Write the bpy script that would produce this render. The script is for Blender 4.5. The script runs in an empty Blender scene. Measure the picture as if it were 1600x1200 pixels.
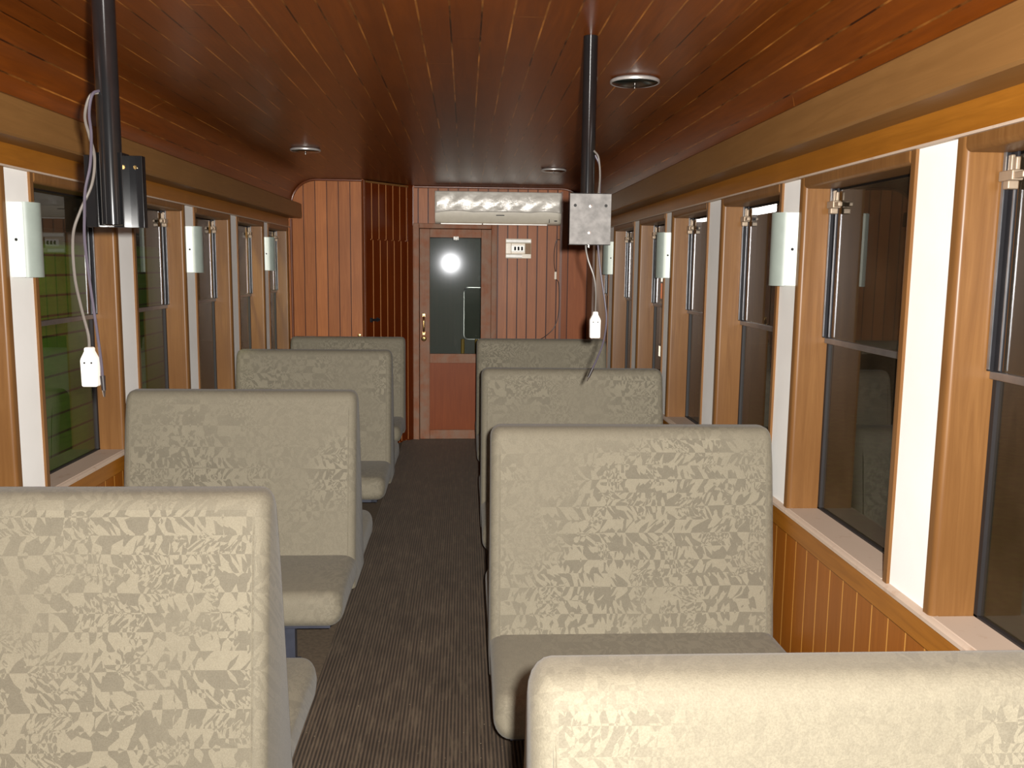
import bpy, bmesh, math, random
from mathutils import Vector, Matrix
random.seed(7)
C = bpy.context.scene.collection
sc = bpy.context.scene
PI = math.pi

# ------------------------------------------------------------------ camera, world, flash, exposure
EYE = Vector((0, 0, 1.55))
yaw, pitch, roll = 0.05361, 0.131855, -0.011906
fwd = Vector((math.sin(yaw)*math.cos(pitch), math.cos(yaw)*math.cos(pitch), -math.sin(pitch)))
rt = Vector((math.cos(yaw), -math.sin(yaw), 0))
dn = fwd.cross(rt)
r2 = math.cos(roll)*rt + math.sin(roll)*dn
d2 = -math.sin(roll)*rt + math.cos(roll)*dn
cam = bpy.data.objects.new('camera', bpy.data.cameras.new('camera'))
M4 = Matrix((r2, -d2, -fwd)).transposed().to_4x4(); M4.translation = EYE
cam.matrix_world = M4
cam.data.sensor_width = 36; cam.data.lens = 1394/1600*36; cam.data.clip_start = 0.02
C.objects.link(cam); sc.camera = cam

w = bpy.data.worlds.new('night'); sc.world = w; w.use_nodes = True
w.node_tree.nodes['Background'].inputs[0].default_value = (0.5, 0.55, 0.45, 1)
w.node_tree.nodes['Background'].inputs[1].default_value = 0.012

fl = bpy.data.lights.new('camera_flash', 'SPOT'); fl.energy = 240; fl.spot_size = math.radians(165); fl.spot_blend = 0.75
fl.shadow_soft_size = 0.014; fl.color = (1, 0.972, 0.925)
fl.use_nodes = True
_n = fl.node_tree.nodes; _l = fl.node_tree.links
_fo = _n.new('ShaderNodeLightFalloff'); _fo.inputs['Strength'].default_value = 1.0
_q = _n.new('ShaderNodeMath'); _q.operation = 'MULTIPLY'; _q.inputs[1].default_value = .22
_a = _n.new('ShaderNodeMath'); _a.operation = 'MULTIPLY_ADD'; _a.inputs[1].default_value = .90
_l.new(_fo.outputs['Quadratic'], _q.inputs[0]); _l.new(_fo.outputs['Linear'], _a.inputs[0]); _l.new(_q.outputs[0], _a.inputs[2])
_l.new(_a.outputs[0], _n['Emission'].inputs['Strength'])
flo = bpy.data.objects.new('camera_flash', fl); C.objects.link(flo)
FM = M4.copy(); FM.translation = EYE + r2*0.042 - d2*0.03 - fwd*0.005
flo.matrix_world = FM

sc.view_settings.view_transform = 'Standard'; sc.view_settings.look = 'None'
sc.view_settings.gamma = 1; sc.view_settings.use_curve_mapping = False
sc.view_settings.exposure = 0.0

# ------------------------------------------------------------------ helpers
def lin(c):
    return tuple(((x/255)/12.92 if x/255 <= .04045 else ((x/255+.055)/1.055)**2.4) for x in c)

class NT:
    """small node-tree builder"""
    def __init__(s, name):
        s.m = bpy.data.materials.new(name); s.m.use_nodes = True
        s.t = s.m.node_tree; s.b = s.t.nodes['Principled BSDF']; s.out = s.t.nodes['Material Output']
    def n(s, typ, **kw):
        nd = s.t.nodes.new(typ)
        for k, v in kw.items():
            if k.startswith('i_'):
                nd.inputs[k[2:].replace('_', ' ')].default_value = v
            else: setattr(nd, k, v)
        return nd
    def L(s, a, b): s.t.links.new(a, b)
    def math(s, op, a, b=None, clamp=False):
        nd = s.t.nodes.new('ShaderNodeMath'); nd.operation = op; nd.use_clamp = clamp
        for i, x in enumerate((a, b)):
            if x is None: continue
            if isinstance(x, (int, float)): nd.inputs[i].default_value = x
            else: s.L(x, nd.inputs[i])
        return nd.outputs[0]
    def mix(s, f, a, b, blend='MIX'):
        nd = s.t.nodes.new('ShaderNodeMix'); nd.data_type = 'RGBA'; nd.blend_type = blend
        for i, x in ((0, f), (6, a), (7, b)):
            if isinstance(x, (int, float)): nd.inputs[i].default_value = x
            elif isinstance(x, tuple): nd.inputs[i].default_value = (*x[:3], 1)
            else: s.L(x, nd.inputs[i])
        return nd.outputs[2]
    def ramp(s, x, p0, p1):
        nd = s.t.nodes.new('ShaderNodeMapRange'); nd.inputs[1].default_value = p0; nd.inputs[2].default_value = p1
        s.L(x, nd.inputs[0]); return nd.outputs[0]
    def coords(s, kind='Object', scale=(1, 1, 1), rnd=False):
        tc = s.t.nodes.new('ShaderNodeTexCoord'); v = tc.outputs[kind]
        if rnd:
            oi = s.t.nodes.new('ShaderNodeObjectInfo')
            ad = s.t.nodes.new('ShaderNodeVectorMath'); ad.operation = 'ADD'
            mu = s.t.nodes.new('ShaderNodeMath'); mu.operation = 'MULTIPLY'; mu.inputs[1].default_value = 37.0
            s.L(oi.outputs['Random'], mu.inputs[0]); s.L(v, ad.inputs[0]); s.L(mu.outputs[0], ad.inputs[1]); v = ad.outputs[0]
        mp = s.t.nodes.new('ShaderNodeMapping'); mp.inputs['Scale'].default_value = scale
        s.L(v, mp.inputs['Vector']); return mp.outputs[0]
    def noise(s, vec, scale, detail=4, rough=.55, dist=0):
        nd = s.n('ShaderNodeTexNoise', i_Scale=scale, i_Detail=detail, i_Roughness=rough, i_Distortion=dist)
        s.L(vec, nd.inputs['Vector']); return nd.outputs['Fac']
    def bump(s, h, strength=.3, dist=.002):
        nd = s.n('ShaderNodeBump', i_Strength=strength, i_Distance=dist)
        s.L(h, nd.inputs['Height']); s.L(nd.outputs[0], s.b.inputs['Normal'])
    def base(s, c):
        if isinstance(c, tuple): s.b.inputs['Base Color'].default_value = (*c[:3], 1)
        else: s.L(c, s.b.inputs['Base Color'])
    def set(s, **kw):
        for k, v in kw.items(): s.b.inputs[k.replace('_', ' ')].default_value = v

def plain(name, rgb, rough=.5, metal=0, spec=.5, var=.12, scale=20):
    t = NT(name); c = lin(rgb)
    v = t.noise(t.coords(), scale, 4)
    t.base(t.mix(t.ramp(v, .3, .7), tuple(x*(1-var) for x in c), tuple(min(1, x*(1+var)) for x in c)))
    t.set(Roughness=rough, Metallic=metal); t.b.inputs['Specular IOR Level'].default_value = spec
    return t.m

def wood(name, c1, c2, grain='z', rough=.38, board=None, groove=(30, 14, 8), gw=.004, uv=False, offset=0.0, joints=False, dust=None, spec=.3, groove_patch=0.0, tone=.18, k=(1, 1, 1), dramp=(.42, .60)):
    """varnished wood; board=(axis, pitch) adds tongue-and-groove boards with a coloured V groove"""
    t = NT(name); src = 'UV' if uv else 'Object'
    sc3 = {'x': (1.2, 22, 22), 'y': (22, 1.2, 22), 'z': (22, 22, 1.2)}[grain]
    v = t.coords(src, sc3, rnd=not uv)
    g = t.noise(v, 2.2, 6, .6, 1.2)
    g2 = t.noise(t.coords(src, (1, 1, 1)), 2.5, 3)
    c1 = tuple(a*b for a, b in zip(lin(c1), k)); c2 = tuple(a*b for a, b in zip(lin(c2), k))
    col = t.mix(t.ramp(g, .28, .72), c1, c2)
    col = t.mix(t.ramp(g2, .35, .75), col, t.mix(.75, col, c1, 'MIX'))
    height = t.math('MULTIPLY', g, .15)
    if board:
        ax, pitch = board
        sp = t.t.nodes.new('ShaderNodeSeparateXYZ'); tc = t.t.nodes.new('ShaderNodeTexCoord'); t.L(tc.outputs[src], sp.inputs[0])
        a = sp.outputs['xyz'.index(ax)]
        q = t.math('DIVIDE', t.math('ADD', a, 50.0+offset), pitch)
        idx = t.math('FLOOR', q); fr = t.math('FRACT', q)
        d = t.math('ABSOLUTE', t.math('SUBTRACT', fr, .5))           # .5 at the groove
        gm = t.math('GREATER_THAN', d, .5-gw/pitch/2)
        wn = t.n('ShaderNodeTexWhiteNoise', noise_dimensions='1D'); t.L(idx, wn.inputs['W'])
        col = t.mix(t.math('MULTIPLY', wn.outputs['Value'], tone), col, t.mix(1.0, col, (.45, .42, .40), 'MULTIPLY'))
        if joints:                                                   # board ends along the other axis
            b = sp.outputs[1]
            qb = t.math('ADD', t.math('DIVIDE', b, 2.6), t.math('MULTIPLY', wn.outputs['Value'], 7.3))
            jm = t.math('GREATER_THAN', t.math('ABSOLUTE', t.math('SUBTRACT', t.math('FRACT', qb), .5)), .4994)
            gm = t.math('MAXIMUM', gm, jm)
        gcol = lin(groove)
        if groove_patch:
            gn = t.noise(t.coords(src, (3, 1.3, 1)), 1.6, 5, .65)
            gmc = t.math('MULTIPLY', gm, t.ramp(gn, .42, .62))
            col = t.mix(gm, col, t.mix(1.0, col, (.22, .2, .18), 'MULTIPLY'))
            col = t.mix(gmc, col, gcol)
        else:
            col = t.mix(gm, col, gcol)
        height = t.math('SUBTRACT', height, t.math('MULTIPLY', gm, 1.0))
    if dust:
        dn_ = t.noise(t.coords('Object'), 9, 5, .65)
        col = t.mix(t.ramp(dn_, *dramp), col, lin(dust))
    t.base(col); t.set(Roughness=rough); t.b.inputs['Specular IOR Level'].default_value = spec
    t.bump(height, .35, .0015)
    return t.m

def fabric(contrast=1.0, name='shard_velour'):
    """velour woven in mirrored rows of leaf-like shards whose tone flips from row to row"""
    t = NT(name)
    v = t.coords('Object', (1, 1, 1), rnd=True)
    sp = t.n('ShaderNodeSeparateXYZ'); t.L(v, sp.inputs[0])
    X = sp.outputs[0]; Z = t.math('ADD', sp.outputs[2], t.math('MULTIPLY', sp.outputs[1], .8))
    nz = t.n('ShaderNodeTexNoise', i_Scale=3.0, i_Detail=1.0); t.L(v, nz.inputs['Vector'])
    wob = t.math('MULTIPLY', t.math('SUBTRACT', nz.outputs['Fac'], .5), .03)
    def rows(h, dx, dz, shear, off):
        q = t.math('DIVIDE', t.math('ADD', t.math('ADD', Z, t.math('MULTIPLY', wob, .55)), off), h)
        rid = t.math('FLOOR', q)
        tt = t.math('SUBTRACT', t.math('FRACT', q), .5)
        m = t.math('ABSOLUTE', tt); half = t.math('GREATER_THAN', tt, 0.0)
        wn = t.n('ShaderNodeTexWhiteNoise', noise_dimensions='1D'); t.L(rid, wn.inputs['W'])
        sh = t.math('MULTIPLY', t.math('SUBTRACT', wn.outputs['Value'], .5), shear*2)
        wv = t.math('MULTIPLY', t.math('SINE', t.math('ADD', t.math('MULTIPLY', X, 31.0), t.math('MULTIPLY', rid, 2.3))), shear*.42)
        xx = t.math('ADD', X, t.math('MULTIPLY', t.math('MULTIPLY', m, h), t.math('ADD', sh, wv)))
        cb = t.n('ShaderNodeCombineXYZ')
        t.L(t.math('DIVIDE', t.math('ADD', xx, wob), dx), cb.inputs[0]); t.L(t.math('DIVIDE', t.math('MULTIPLY', m, h), dz), cb.inputs[1]); t.L(t.math('MULTIPLY', rid, 7.31), cb.inputs[2])
        vo = t.n('ShaderNodeTexVoronoi', i_Scale=1.0); t.L(cb.outputs[0], vo.inputs['Vector'])
        sx = t.n('ShaderNodeSeparateColor'); t.L(vo.outputs['Color'], sx.inputs[0])
        g = t.math('GREATER_THAN', sx.outputs[0], .5)
        return t.math('ABSOLUTE', t.math('SUBTRACT', g, half))
    a = rows(.098, .0140, .036, .65, 50.0)
    b = rows(.063, .0080, .022, .95, 50.021)
    n2 = t.noise(v, 11, 2, .5)
    pick = t.math('GREATER_THAN', n2, .54)
    x = t.math('ABSOLUTE', t.math('SUBTRACT', a, t.math('MULTIPLY', b, pick)))
    big = t.ramp(t.noise(v, 2.1, 2), .40, .60)
    fine = t.noise(v, 330, 2, .7); mid = t.noise(v, 45, 3, .6)
    lev = t.math('ADD', t.math('MULTIPLY', t.math('SUBTRACT', x, .5), t.math('ADD', t.math('MULTIPLY', big, .62*contrast), .13*contrast)), .5)
    lev = t.math('ADD', lev, t.math('MULTIPLY', t.math('SUBTRACT', mid, .5), .35))
    dark, light = (.155, .136, .100), (.262, .232, .168)
    col = t.mix(lev, dark, light)
    col = t.mix(t.math('MULTIPLY', t.ramp(fine, .35, .65), .38), col, t.mix(1.0, col, (.62, .6, .58), 'MULTIPLY'))
    t.base(col); t.set(Roughness=.75)
    t.b.inputs['Specular IOR Level'].default_value = .2
    t.b.inputs['Sheen Weight'].default_value = .10; t.b.inputs['Sheen Roughness'].default_value = .4
    t.bump(t.math('ADD', fine, t.math('MULTIPLY', lev, .3)), .35, .0015)
    return t.m

def glass(name, tint=(.55, .5, .42), ior=1.55, dirt=.04, gr=.004, haze=.12, hr=.16, dcol=(.22, .15, .09)):
    t = NT(name); nt = t.t; nt.nodes.remove(t.b)
    tr = t.n('ShaderNodeBsdfTransparent'); tr.inputs[0].default_value = (*tint, 1)
    gl = t.n('ShaderNodeBsdfGlossy'); gl.inputs['Roughness'].default_value = gr
    hz = t.n('ShaderNodeBsdfGlossy'); hz.inputs['Roughness'].default_value = hr; hz.inputs[0].default_value = (.9, .93, 1, 1)
    fr = t.n('ShaderNodeFresnel'); fr.inputs['IOR'].default_value = ior
    geo = t.n('ShaderNodeNewGeometry'); ff = t.math('MULTIPLY', fr.outputs[0], t.math('SUBTRACT', 1.0, geo.outputs['Backfacing']))
    df = t.n('ShaderNodeBsdfDiffuse'); df.inputs[0].default_value = (*dcol, 1)
    m1 = t.n('ShaderNodeMixShader'); t.L(ff, m1.inputs[0]); t.L(tr.outputs[0], m1.inputs[1])
    m0 = t.n('ShaderNodeMixShader'); m0.inputs[0].default_value = haze; t.L(gl.outputs[0], m0.inputs[1]); t.L(hz.outputs[0], m0.inputs[2])
    t.L(m0.outputs[0], m1.inputs[2])
    m2 = t.n('ShaderNodeMixShader'); ns = t.noise(t.coords('Object', (1, 1, 1), rnd=True), 3.5, 6, .65)
    t.L(t.math('MULTIPLY', t.math('ADD', .4, t.ramp(ns, .42, .75)), dirt), m2.inputs[0])
    t.L(m1.outputs[0], m2.inputs[1]); t.L(df.outputs[0], m2.inputs[2]); t.L(m2.outputs[0], t.out.inputs[0])
    return t.m

def emit(name, rgb, strength):
    t = NT(name); t.base(lin(rgb)); t.b.inputs['Emission Color'].default_value = (*lin(rgb), 1); t.b.inputs['Emission Strength'].default_value = strength
    return t.m

# ---- mesh helpers: each adds a closed shape to a bmesh
def box(bm, lo, hi):
    x0, y0, z0 = lo; x1, y1, z1 = hi
    x0, x1 = min(x0, x1), max(x0, x1); y0, y1 = min(y0, y1), max(y0, y1); z0, z1 = min(z0, z1), max(z0, z1)
    v = [bm.verts.new(p) for p in ((x0,y0,z0),(x1,y0,z0),(x1,y1,z0),(x0,y1,z0),(x0,y0,z1),(x1,y0,z1),(x1,y1,z1),(x0,y1,z1))]
    for f in ((0,3,2,1),(4,5,6,7),(0,1,5,4),(1,2,6,5),(2,3,7,6),(3,0,4,7)): bm.faces.new([v[i] for i in f])
    return v

def prism(bm, prof, axis, a, b):
    """closed profile swept along one axis; prof holds the two other coordinates in xyz order"""
    def P(u, v, t): return {'x': (t, u, v), 'y': (u, t, v), 'z': (u, v, t)}[axis]
    A = [bm.verts.new(P(u, v, a)) for u, v in prof]; B = [bm.verts.new(P(u, v, b)) for u, v in prof]
    n = len(prof); bm.faces.new(A); bm.faces.new(B[::-1])
    for i in range(n): bm.faces.new((A[i], B[i], B[(i+1) % n], A[(i+1) % n]))
    return A+B

def spline(pts, n=8):
    P = [Vector(p) for p in pts]
    if len(P) < 3: return P
    out = []
    for i in range(len(P)-1):
        p0 = P[i-1] if i else P[0]*2-P[1]; p1, p2 = P[i], P[i+1]; p3 = P[i+2] if i+2 < len(P) else P[-1]*2-P[-2]
        for k in range(n):
            t = k/n
            out.append(.5*((2*p1)+(p2-p0)*t+(2*p0-5*p1+4*p2-p3)*t*t+(3*p1-p0-3*p2+p3)*t**3))
    out.append(P[-1]); return out

def tube(bm, pts, r, seg=10, smooth=True, sub=8):
    P = spline(pts, sub) if smooth else [Vector(p) for p in pts]
    rings = []; ref = Vector((0.31, 0.87, 0.38)).normalized()
    for i, p in enumerate(P):
        d = (P[min(i+1, len(P)-1)]-P[max(i-1, 0)]).normalized()
        u = d.cross(ref)
        if u.length < .05: u = d.cross(Vector((1, 0, 0)))
        u.normalize(); v = d.cross(u); ref = u.cross(d) if False else ref
        rr = r(i/(len(P)-1)) if callable(r) else r
        rings.append([bm.verts.new(p+(u*math.cos(2*PI*k/seg)+v*math.sin(2*PI*k/seg))*rr) for k in range(seg)])
    for a, b in zip(rings, rings[1:]):
        for k in range(seg): bm.faces.new((a[k], a[(k+1) % seg], b[(k+1) % seg], b[k]))
    bm.faces.new(rings[0][::-1]); bm.faces.new(rings[-1])

def lathe(bm, prof, origin, axis='z', seg=32):
    """prof: (radius, height) pairs; closed at ends when radius is 0"""
    o = Vector(origin); rings = []
    for r, h in prof:
        ring = []
        for k in range(seg if r > 1e-6 else 1):
            a = 2*PI*k/seg; c, s = r*math.cos(a), r*math.sin(a)
            ring.append(bm.verts.new(o+Vector({'z': (c, s, h), 'y': (c, h, s), 'x': (h, c, s)}[axis])))
        rings.append(ring)
    for a, b in zip(rings, rings[1:]):
        for k in range(seg):
            q = [a[k % len(a)], a[(k+1) % len(a)], b[(k+1) % len(b)], b[k % len(b)]]
            q = list(dict.fromkeys(q))
            if len(q) > 2: bm.faces.new(q)
    for ring in (rings[0], rings[-1]):
        if len(ring) > 2:
            try: bm.faces.new(ring)
            except ValueError: pass

def obj(name, bm, mat, parent=None, bevel=0, seg=3, smooth=True, sub=0):
    bmesh.ops.recalc_face_normals(bm, faces=bm.faces)
    me = bpy.data.meshes.new(name); bm.to_mesh(me); bm.free()
    me.materials.append(mat)
    o = bpy.data.objects.new(name, me); C.objects.link(o)
    if bevel:
        md = o.modifiers.new('bevel', 'BEVEL'); md.width = bevel; md.segments = seg; md.limit_method = 'ANGLE'; md.angle_limit = math.radians(40)
    if sub:
        md = o.modifiers.new('sub', 'SUBSURF'); md.levels = sub; md.render_levels = sub
    if smooth:
        me.shade_smooth()
        if bevel:
            wn = o.modifiers.new('wn', 'WEIGHTED_NORMAL'); wn.keep_sharp = False
        else:
            try: me.set_sharp_from_angle(angle=math.radians(38))
            except Exception: pass
    if parent: o.parent = parent
    return o

def NB(): return bmesh.new()
def tag(o, label, cat, group=None):
    o['label'] = label; o['category'] = cat
    if group: o['group'] = group
    return o
def thing(name, label, cat, loc, group=None):
    o = bpy.data.objects.new(name, None); C.objects.link(o); o.location = loc; o.empty_display_size = .1
    return tag(o, label, cat, group)
def structure(o, label, cat):
    o['kind'] = 'structure'; return tag(o, label, cat)
def struct(name, bm, m, label, cat, **kw): return structure(obj(name, bm, m, **kw), label, cat)
def copy_tree(o, parent=None):
    c = o.copy(); C.objects.link(c); c.parent = parent
    for ch in list(o.children): copy_tree(ch, c)
    return c

# ------------------------------------------------------------------ materials
XL, XR, YD, YP, ZC = -1.425, 1.07, 7.866, 7.36, 2.222
Y0 = -1.3                                  # rear end of the modelled car, behind the camera
M = {}
M['fabric'] = fabric(); M['fabric2'] = fabric(.38, 'plain_velour')
M['ceil'] = wood('ceiling_boards', (92, 46, 20), (118, 62, 27), 'y', .34, k=(1.18, 1.06, .34), spec=.38, board=('x', .0863), groove=(178, 112, 46), gw=.0052, uv=True, joints=True, groove_patch=1, offset=.012)
M['wood'] = wood('varnished_teak', (142, 88, 52), (172, 112, 70), 'z', .36, k=(.50, .60, .50), spec=.25)
M['woody'] = wood('varnished_teak_long', (128, 78, 40), (155, 98, 54), 'y', .34, k=(1.04, 1.06, .40))
M['valance'] = wood('varnished_valance', (140, 92, 54), (160, 108, 66), 'y', .42, k=(.70, .82, .72), spec=.2)
M['wains'] = wood('wainscot_boards', (140, 84, 42), (160, 100, 54), 'z', .36, k=(.92, .84, .36), board=('y', .0905), groove=(200, 142, 66), gw=.006, offset=.02, tone=.1)
M['panel'] = wood('end_wall_boards', (138, 94, 74), (165, 116, 92), 'z', .40, board=('x', .0863), groove=(52, 16, 6), gw=.010, offset=.030, k=(1.05, .84, .54), tone=.35, spec=.14)
M['panelw'] = wood('wide_end_boards', (142, 84, 54), (166, 104, 70), 'z', .42, board=('x', .170), groove=(50, 18, 8), gw=.008, offset=.10, k=(.80, .66, .42), tone=.4, spec=.14)
M['panel2'] = wood('partition_boards', (152, 100, 70), (182, 124, 90), 'z', .42, board=('x', .0930), groove=(60, 26, 13), gw=.0065, offset=.030, k=(.95, .77, .44), tone=.4, spec=.16)
M['closet'] = wood('closet_boards', (92, 44, 20), (112, 56, 26), 'z', .20, board=('x', .0885), groove=(190, 130, 80), gw=.0075, offset=0, k=(.76, .52, .27))
M['rough'] = wood('worn_door_wood', (142, 96, 76), (172, 124, 104), 'z', .55, k=(.74, .60, .44), dust=(132, 104, 86), dramp=(.34, .62), spec=.14)
M['doorpan'] = wood('door_panel_wood', (120, 70, 50), (138, 84, 60), 'z', .45, k=(.90, .62, .28), spec=.14)
M['trimd'] = wood('dark_bead', (112, 64, 40), (140, 84, 54), 'z', .35, k=(.6, .5, .4))
M['sill'] = wood('dusty_sill', (150, 112, 84), (170, 132, 104), 'y', .6, dust=(184, 164, 146), dramp=(.18, .42), k=(.9, .9, .85))
M['glass'] = glass('dark_window_glass', (.80, .77, .70), 1.70, .06)
M['dglass'] = glass('door_glass', (.85, .87, .84), 1.6, .03, gr=.021, haze=.04, hr=.09, dcol=(.14, .14, .11))
M['alu'] = plain('aluminium', (150, 150, 152), .35, .9)
M['alud'] = plain('dark_aluminium', (30, 29, 32), .55, 0, .25)
M['rubber'] = plain('black_rubber', (28, 24, 24), .6)
M['chrome'] = plain('chrome', (214, 206, 200), .25, 1, var=.05)
M['rim'] = plain('satin_silver', (190, 186, 182), .35, .5)
M['latch'] = plain('dusty_latch_metal', (150, 132, 112), .42, .35)
M['blackpaint'] = plain('glossy_black_paint', (22, 22, 23), .13, 0, .6)
M['steel'] = plain('galvanised_steel', (110, 107, 104), .62, .25, var=.30, scale=38)
M['socket'] = plain('white_plastic', (244, 240, 232), .35)
M['cable'] = plain('grey_cable', (96, 90, 84), .3)
M['cabled'] = plain('lilac_cable', (72, 66, 76), .35)
M['plug'] = plain('black_plug', (40, 34, 34), .4)
M['frost'] = plain('frosted_diffuser', (140, 149, 141), .45, var=.05)
M['lampw'] = plain('lamp_side_plate', (214, 222, 210), .4, var=.04)
M['acbody'] = plain('air_conditioner_plastic', (202, 194, 178), .35, var=.04)
M['brass'] = plain('brass', (190, 156, 100), .25, 1)
M['dark'] = plain('dark_recess', (18, 16, 15), .7)
M['legs'] = plain('blue_grey_leg_paint', (62, 64, 74), .35, .1)
M['lens'] = plain('dark_lamp_lens', (16, 20, 18), .2, spec=.3)
M['plate'] = plain('cream_plastic', (206, 192, 170), .35, var=.05)
M['mat_floor'] = plain('brown_floor_covering', (92, 78, 62), .8, var=.25, scale=60)

def wallpaper():
    t = NT('white_wall_covering'); v = t.coords()
    n1 = t.noise(v, 160, 3, .6); n2 = t.noise(v, 3, 4)
    t.base(t.mix(t.ramp(n2, .3, .7), lin((236, 233, 228)), lin((245, 243, 239)))); t.set(Roughness=.6); t.bump(n1, .25, .001)
    return t.m
M['white'] = wallpaper()

def ribbed():
    t = NT('ribbed_rubber_mat')
    sp = t.n('ShaderNodeSeparateXYZ'); tc = t.n('ShaderNodeTexCoord'); t.L(tc.outputs['Object'], sp.inputs[0])
    s = t.math('SINE', t.math('MULTIPLY', sp.outputs[0], 2*PI/.0125))
    n1 = t.noise(t.coords(), 5, 6, .65); n2 = t.noise(t.coords(), 130, 2, .6); n3 = t.noise(t.coords('Object', (8, 1, 1)), 5, 5, .7)
    col = t.mix(t.ramp(s, -.7, .9), lin((43, 34, 27)), lin((96, 80, 65)))
    col = t.mix(t.ramp(n1, .35, .7), col, t.mix(1.0, col, (.6, .58, .56), 'MULTIPLY'))
    col = t.mix(t.math('MULTIPLY', t.ramp(n3, .5, .75), .5), col, lin((120, 104, 84)))
    col = t.mix(t.ramp(n2, .735, .76), col, lin((215, 195, 160)))
    t.base(col); t.set(Roughness=.6); t.bump(s, .35, .003)
    t.b.inputs['Sheen Weight'].default_value = .075; t.b.inputs['Sheen Roughness'].default_value = .5; t.b.inputs['Sheen Tint'].default_value = (.8, .68, .55, 1)
    return t.m
M['mat'] = ribbed()

def film():
    t = NT('crinkled_film'); v = t.coords('Object', (1, 1, 1.6))
    n1 = t.noise(v, 7, 4, .6, 1.2); n2 = t.noise(v, 30, 3, .6, .8)
    t.base(t.mix(t.ramp(n1, .35, .65), lin((184, 178, 168)), lin((204, 198, 188)))); t.set(Roughness=.30, Metallic=.06)
    t.bump(t.math('ADD', n1, t.math('MULTIPLY', n2, .35)), .5, .006); return t.m
M['film'] = film()

def flat_emit(name, rgb, s): return emit(name, rgb, s)

# ------------------------------------------------------------------ floor, ceiling, end walls
bm = NB(); box(bm, (XL-.1, Y0, -.06), (XR+.1, YD+1.6, 0))
struct('floor', bm, M['mat_floor'], 'worn brown floor covering under the benches', 'floor', smooth=False)
bm = NB(); box(bm, (-.54, Y0+.02, 0), (.20, YD-.02, .007))
tag(obj('aisle_mat', bm, M['mat'], smooth=False), 'dark ribbed rubber mat running down the aisle', 'mat')

def cove(side):
    """ceiling edge on one side: from the flat ceiling down to the top of the valance"""
    x0, z0 = (-1.19, ZC) if side < 0 else (.835, ZC)
    x1, z1 = (-1.395, 2.035) if side < 0 else (1.04, 2.035)
    pts = []
    for k in range(13):
        a = k/12*PI/2
        pts.append((x0+(x1-x0)*math.sin(a), z1+(z0-z1)*math.cos(a)))
    return pts
prof = cove(-1)[::-1]+[(x, ZC) for x in (-.9, -.5, -.17, .2, .5)]+cove(1)
bm = NB(); uvl = bm.loops.layers.uv.new('UVMap'); s = [0]
for a, b in zip(prof, prof[1:]): s.append(s[-1]+math.hypot(b[0]-a[0], b[1]-a[1]))
s0 = s[12]-(-1.19)                      # u equals X over the flat part
ya, yb = Y0, YD
lo = [[bm.verts.new((x, y, z)) for x, z in prof] for y in (ya, yb)]
hi = [[bm.verts.new((x*1.02, y, z+.05)) for x, z in prof] for y in (ya, yb)]
for i in range(len(prof)-1):
    f = bm.faces.new((lo[0][i], lo[0][i+1], lo[1][i+1], lo[1][i]))
    for l, (u, v) in zip(f.loops, ((s[i], ya), (s[i+1], ya), (s[i+1], yb), (s[i], yb))): l[uvl].uv = (u-s0, v)
    bm.faces.new((hi[0][i+1], hi[0][i], hi[1][i], hi[1][i+1]))
for k in (0, 1): 
    for i in range(len(prof)-1): bm.faces.new((lo[k][i], lo[k][i+1], hi[k][i+1], hi[k][i]) if k else (lo[k][i+1], lo[k][i], hi[k][i], hi[k][i+1]))
bm.faces.new((lo[0][0], hi[0][0], hi[1][0], lo[1][0])); bm.faces.new((lo[0][-1], lo[1][-1], hi[1][-1], hi[0][-1]))
struct('ceiling', bm, M['ceil'], 'dark varnished boarded ceiling with rounded edges', 'ceiling')

# end wall (around the door)
DX0, DX1, DZ = -.399, .228, 1.862
FX0, FX1, FZ = -.452, .276, 1.905
bm = NB()
box(bm, (-.62, YD, 0), (FX0, YD+.05, ZC+.02))
box(bm, (FX0, YD, FZ), (FX1, YD+.05, ZC+.02))
box(bm, (FX1, YD, 0), (.836, YD+.05, ZC+.02))
struct('wall_end', bm, M['panel'], 'pinkish brown boarded end wall around the door', 'wall', smooth=False)
bm = NB(); box(bm, (.836, YD, 0), (XR+.1, YD+.05, ZC+.02)); struct('wall_end_side', bm, M['panelw'], 'wide warm brown boards at the right end of the end wall', 'wall', smooth=False)
bm = NB(); box(bm, (FX0, YD-.015, 0), (DX0, YD+.05, FZ)); box(bm, (DX1, YD-.015, 0), (FX1, YD+.05, FZ)); box(bm, (DX0, YD-.015, DZ), (DX1, YD+.05, FZ))
struct('trim_1', bm, M['rough'], 'worn wooden frame around the end door', 'door frame', bevel=.006)

# left partition
bm = NB(); box(bm, (XL-.1, YP, 0), (-.817, YP+.04, ZC+.015))
struct('wall_partition', bm, M['panel2'], 'light brown boarded partition behind the last left bench', 'wall', smooth=False)
# arched bead over the partition and over the end wall
bm = NB(); tube(bm, [(-1.398, YP-.006, .0), (-1.398, YP-.006, 1.0), (-1.398, YP-.006, 1.9)], .010, 8, False)
tube(bm, [(x+.006, YP-.006, z-.008) for x, z in cove(-1)[::-1]]+[(-.83, YP-.006, ZC-.010)], .010, 8, False)
struct('trim_2', bm, M['trimd'], 'thin arched bead edging the left partition', 'trim')
bm = NB(); tube(bm, [(-.44, YD-.006, ZC-.010)]+[(x-.006, YD-.006, z-.008) for x, z in cove(1)], .010, 8, False)
box(bm, (.826, YD-.012, 0), (.846, YD+.01, 2.19)); box(bm, (-.462, YD-.012, FZ-.02), (-.446, YD+.01, ZC-.01))
struct('trim_3', bm, M['trimd'], 'thin bead edging the end wall and the strip beside the unit', 'trim')

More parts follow.
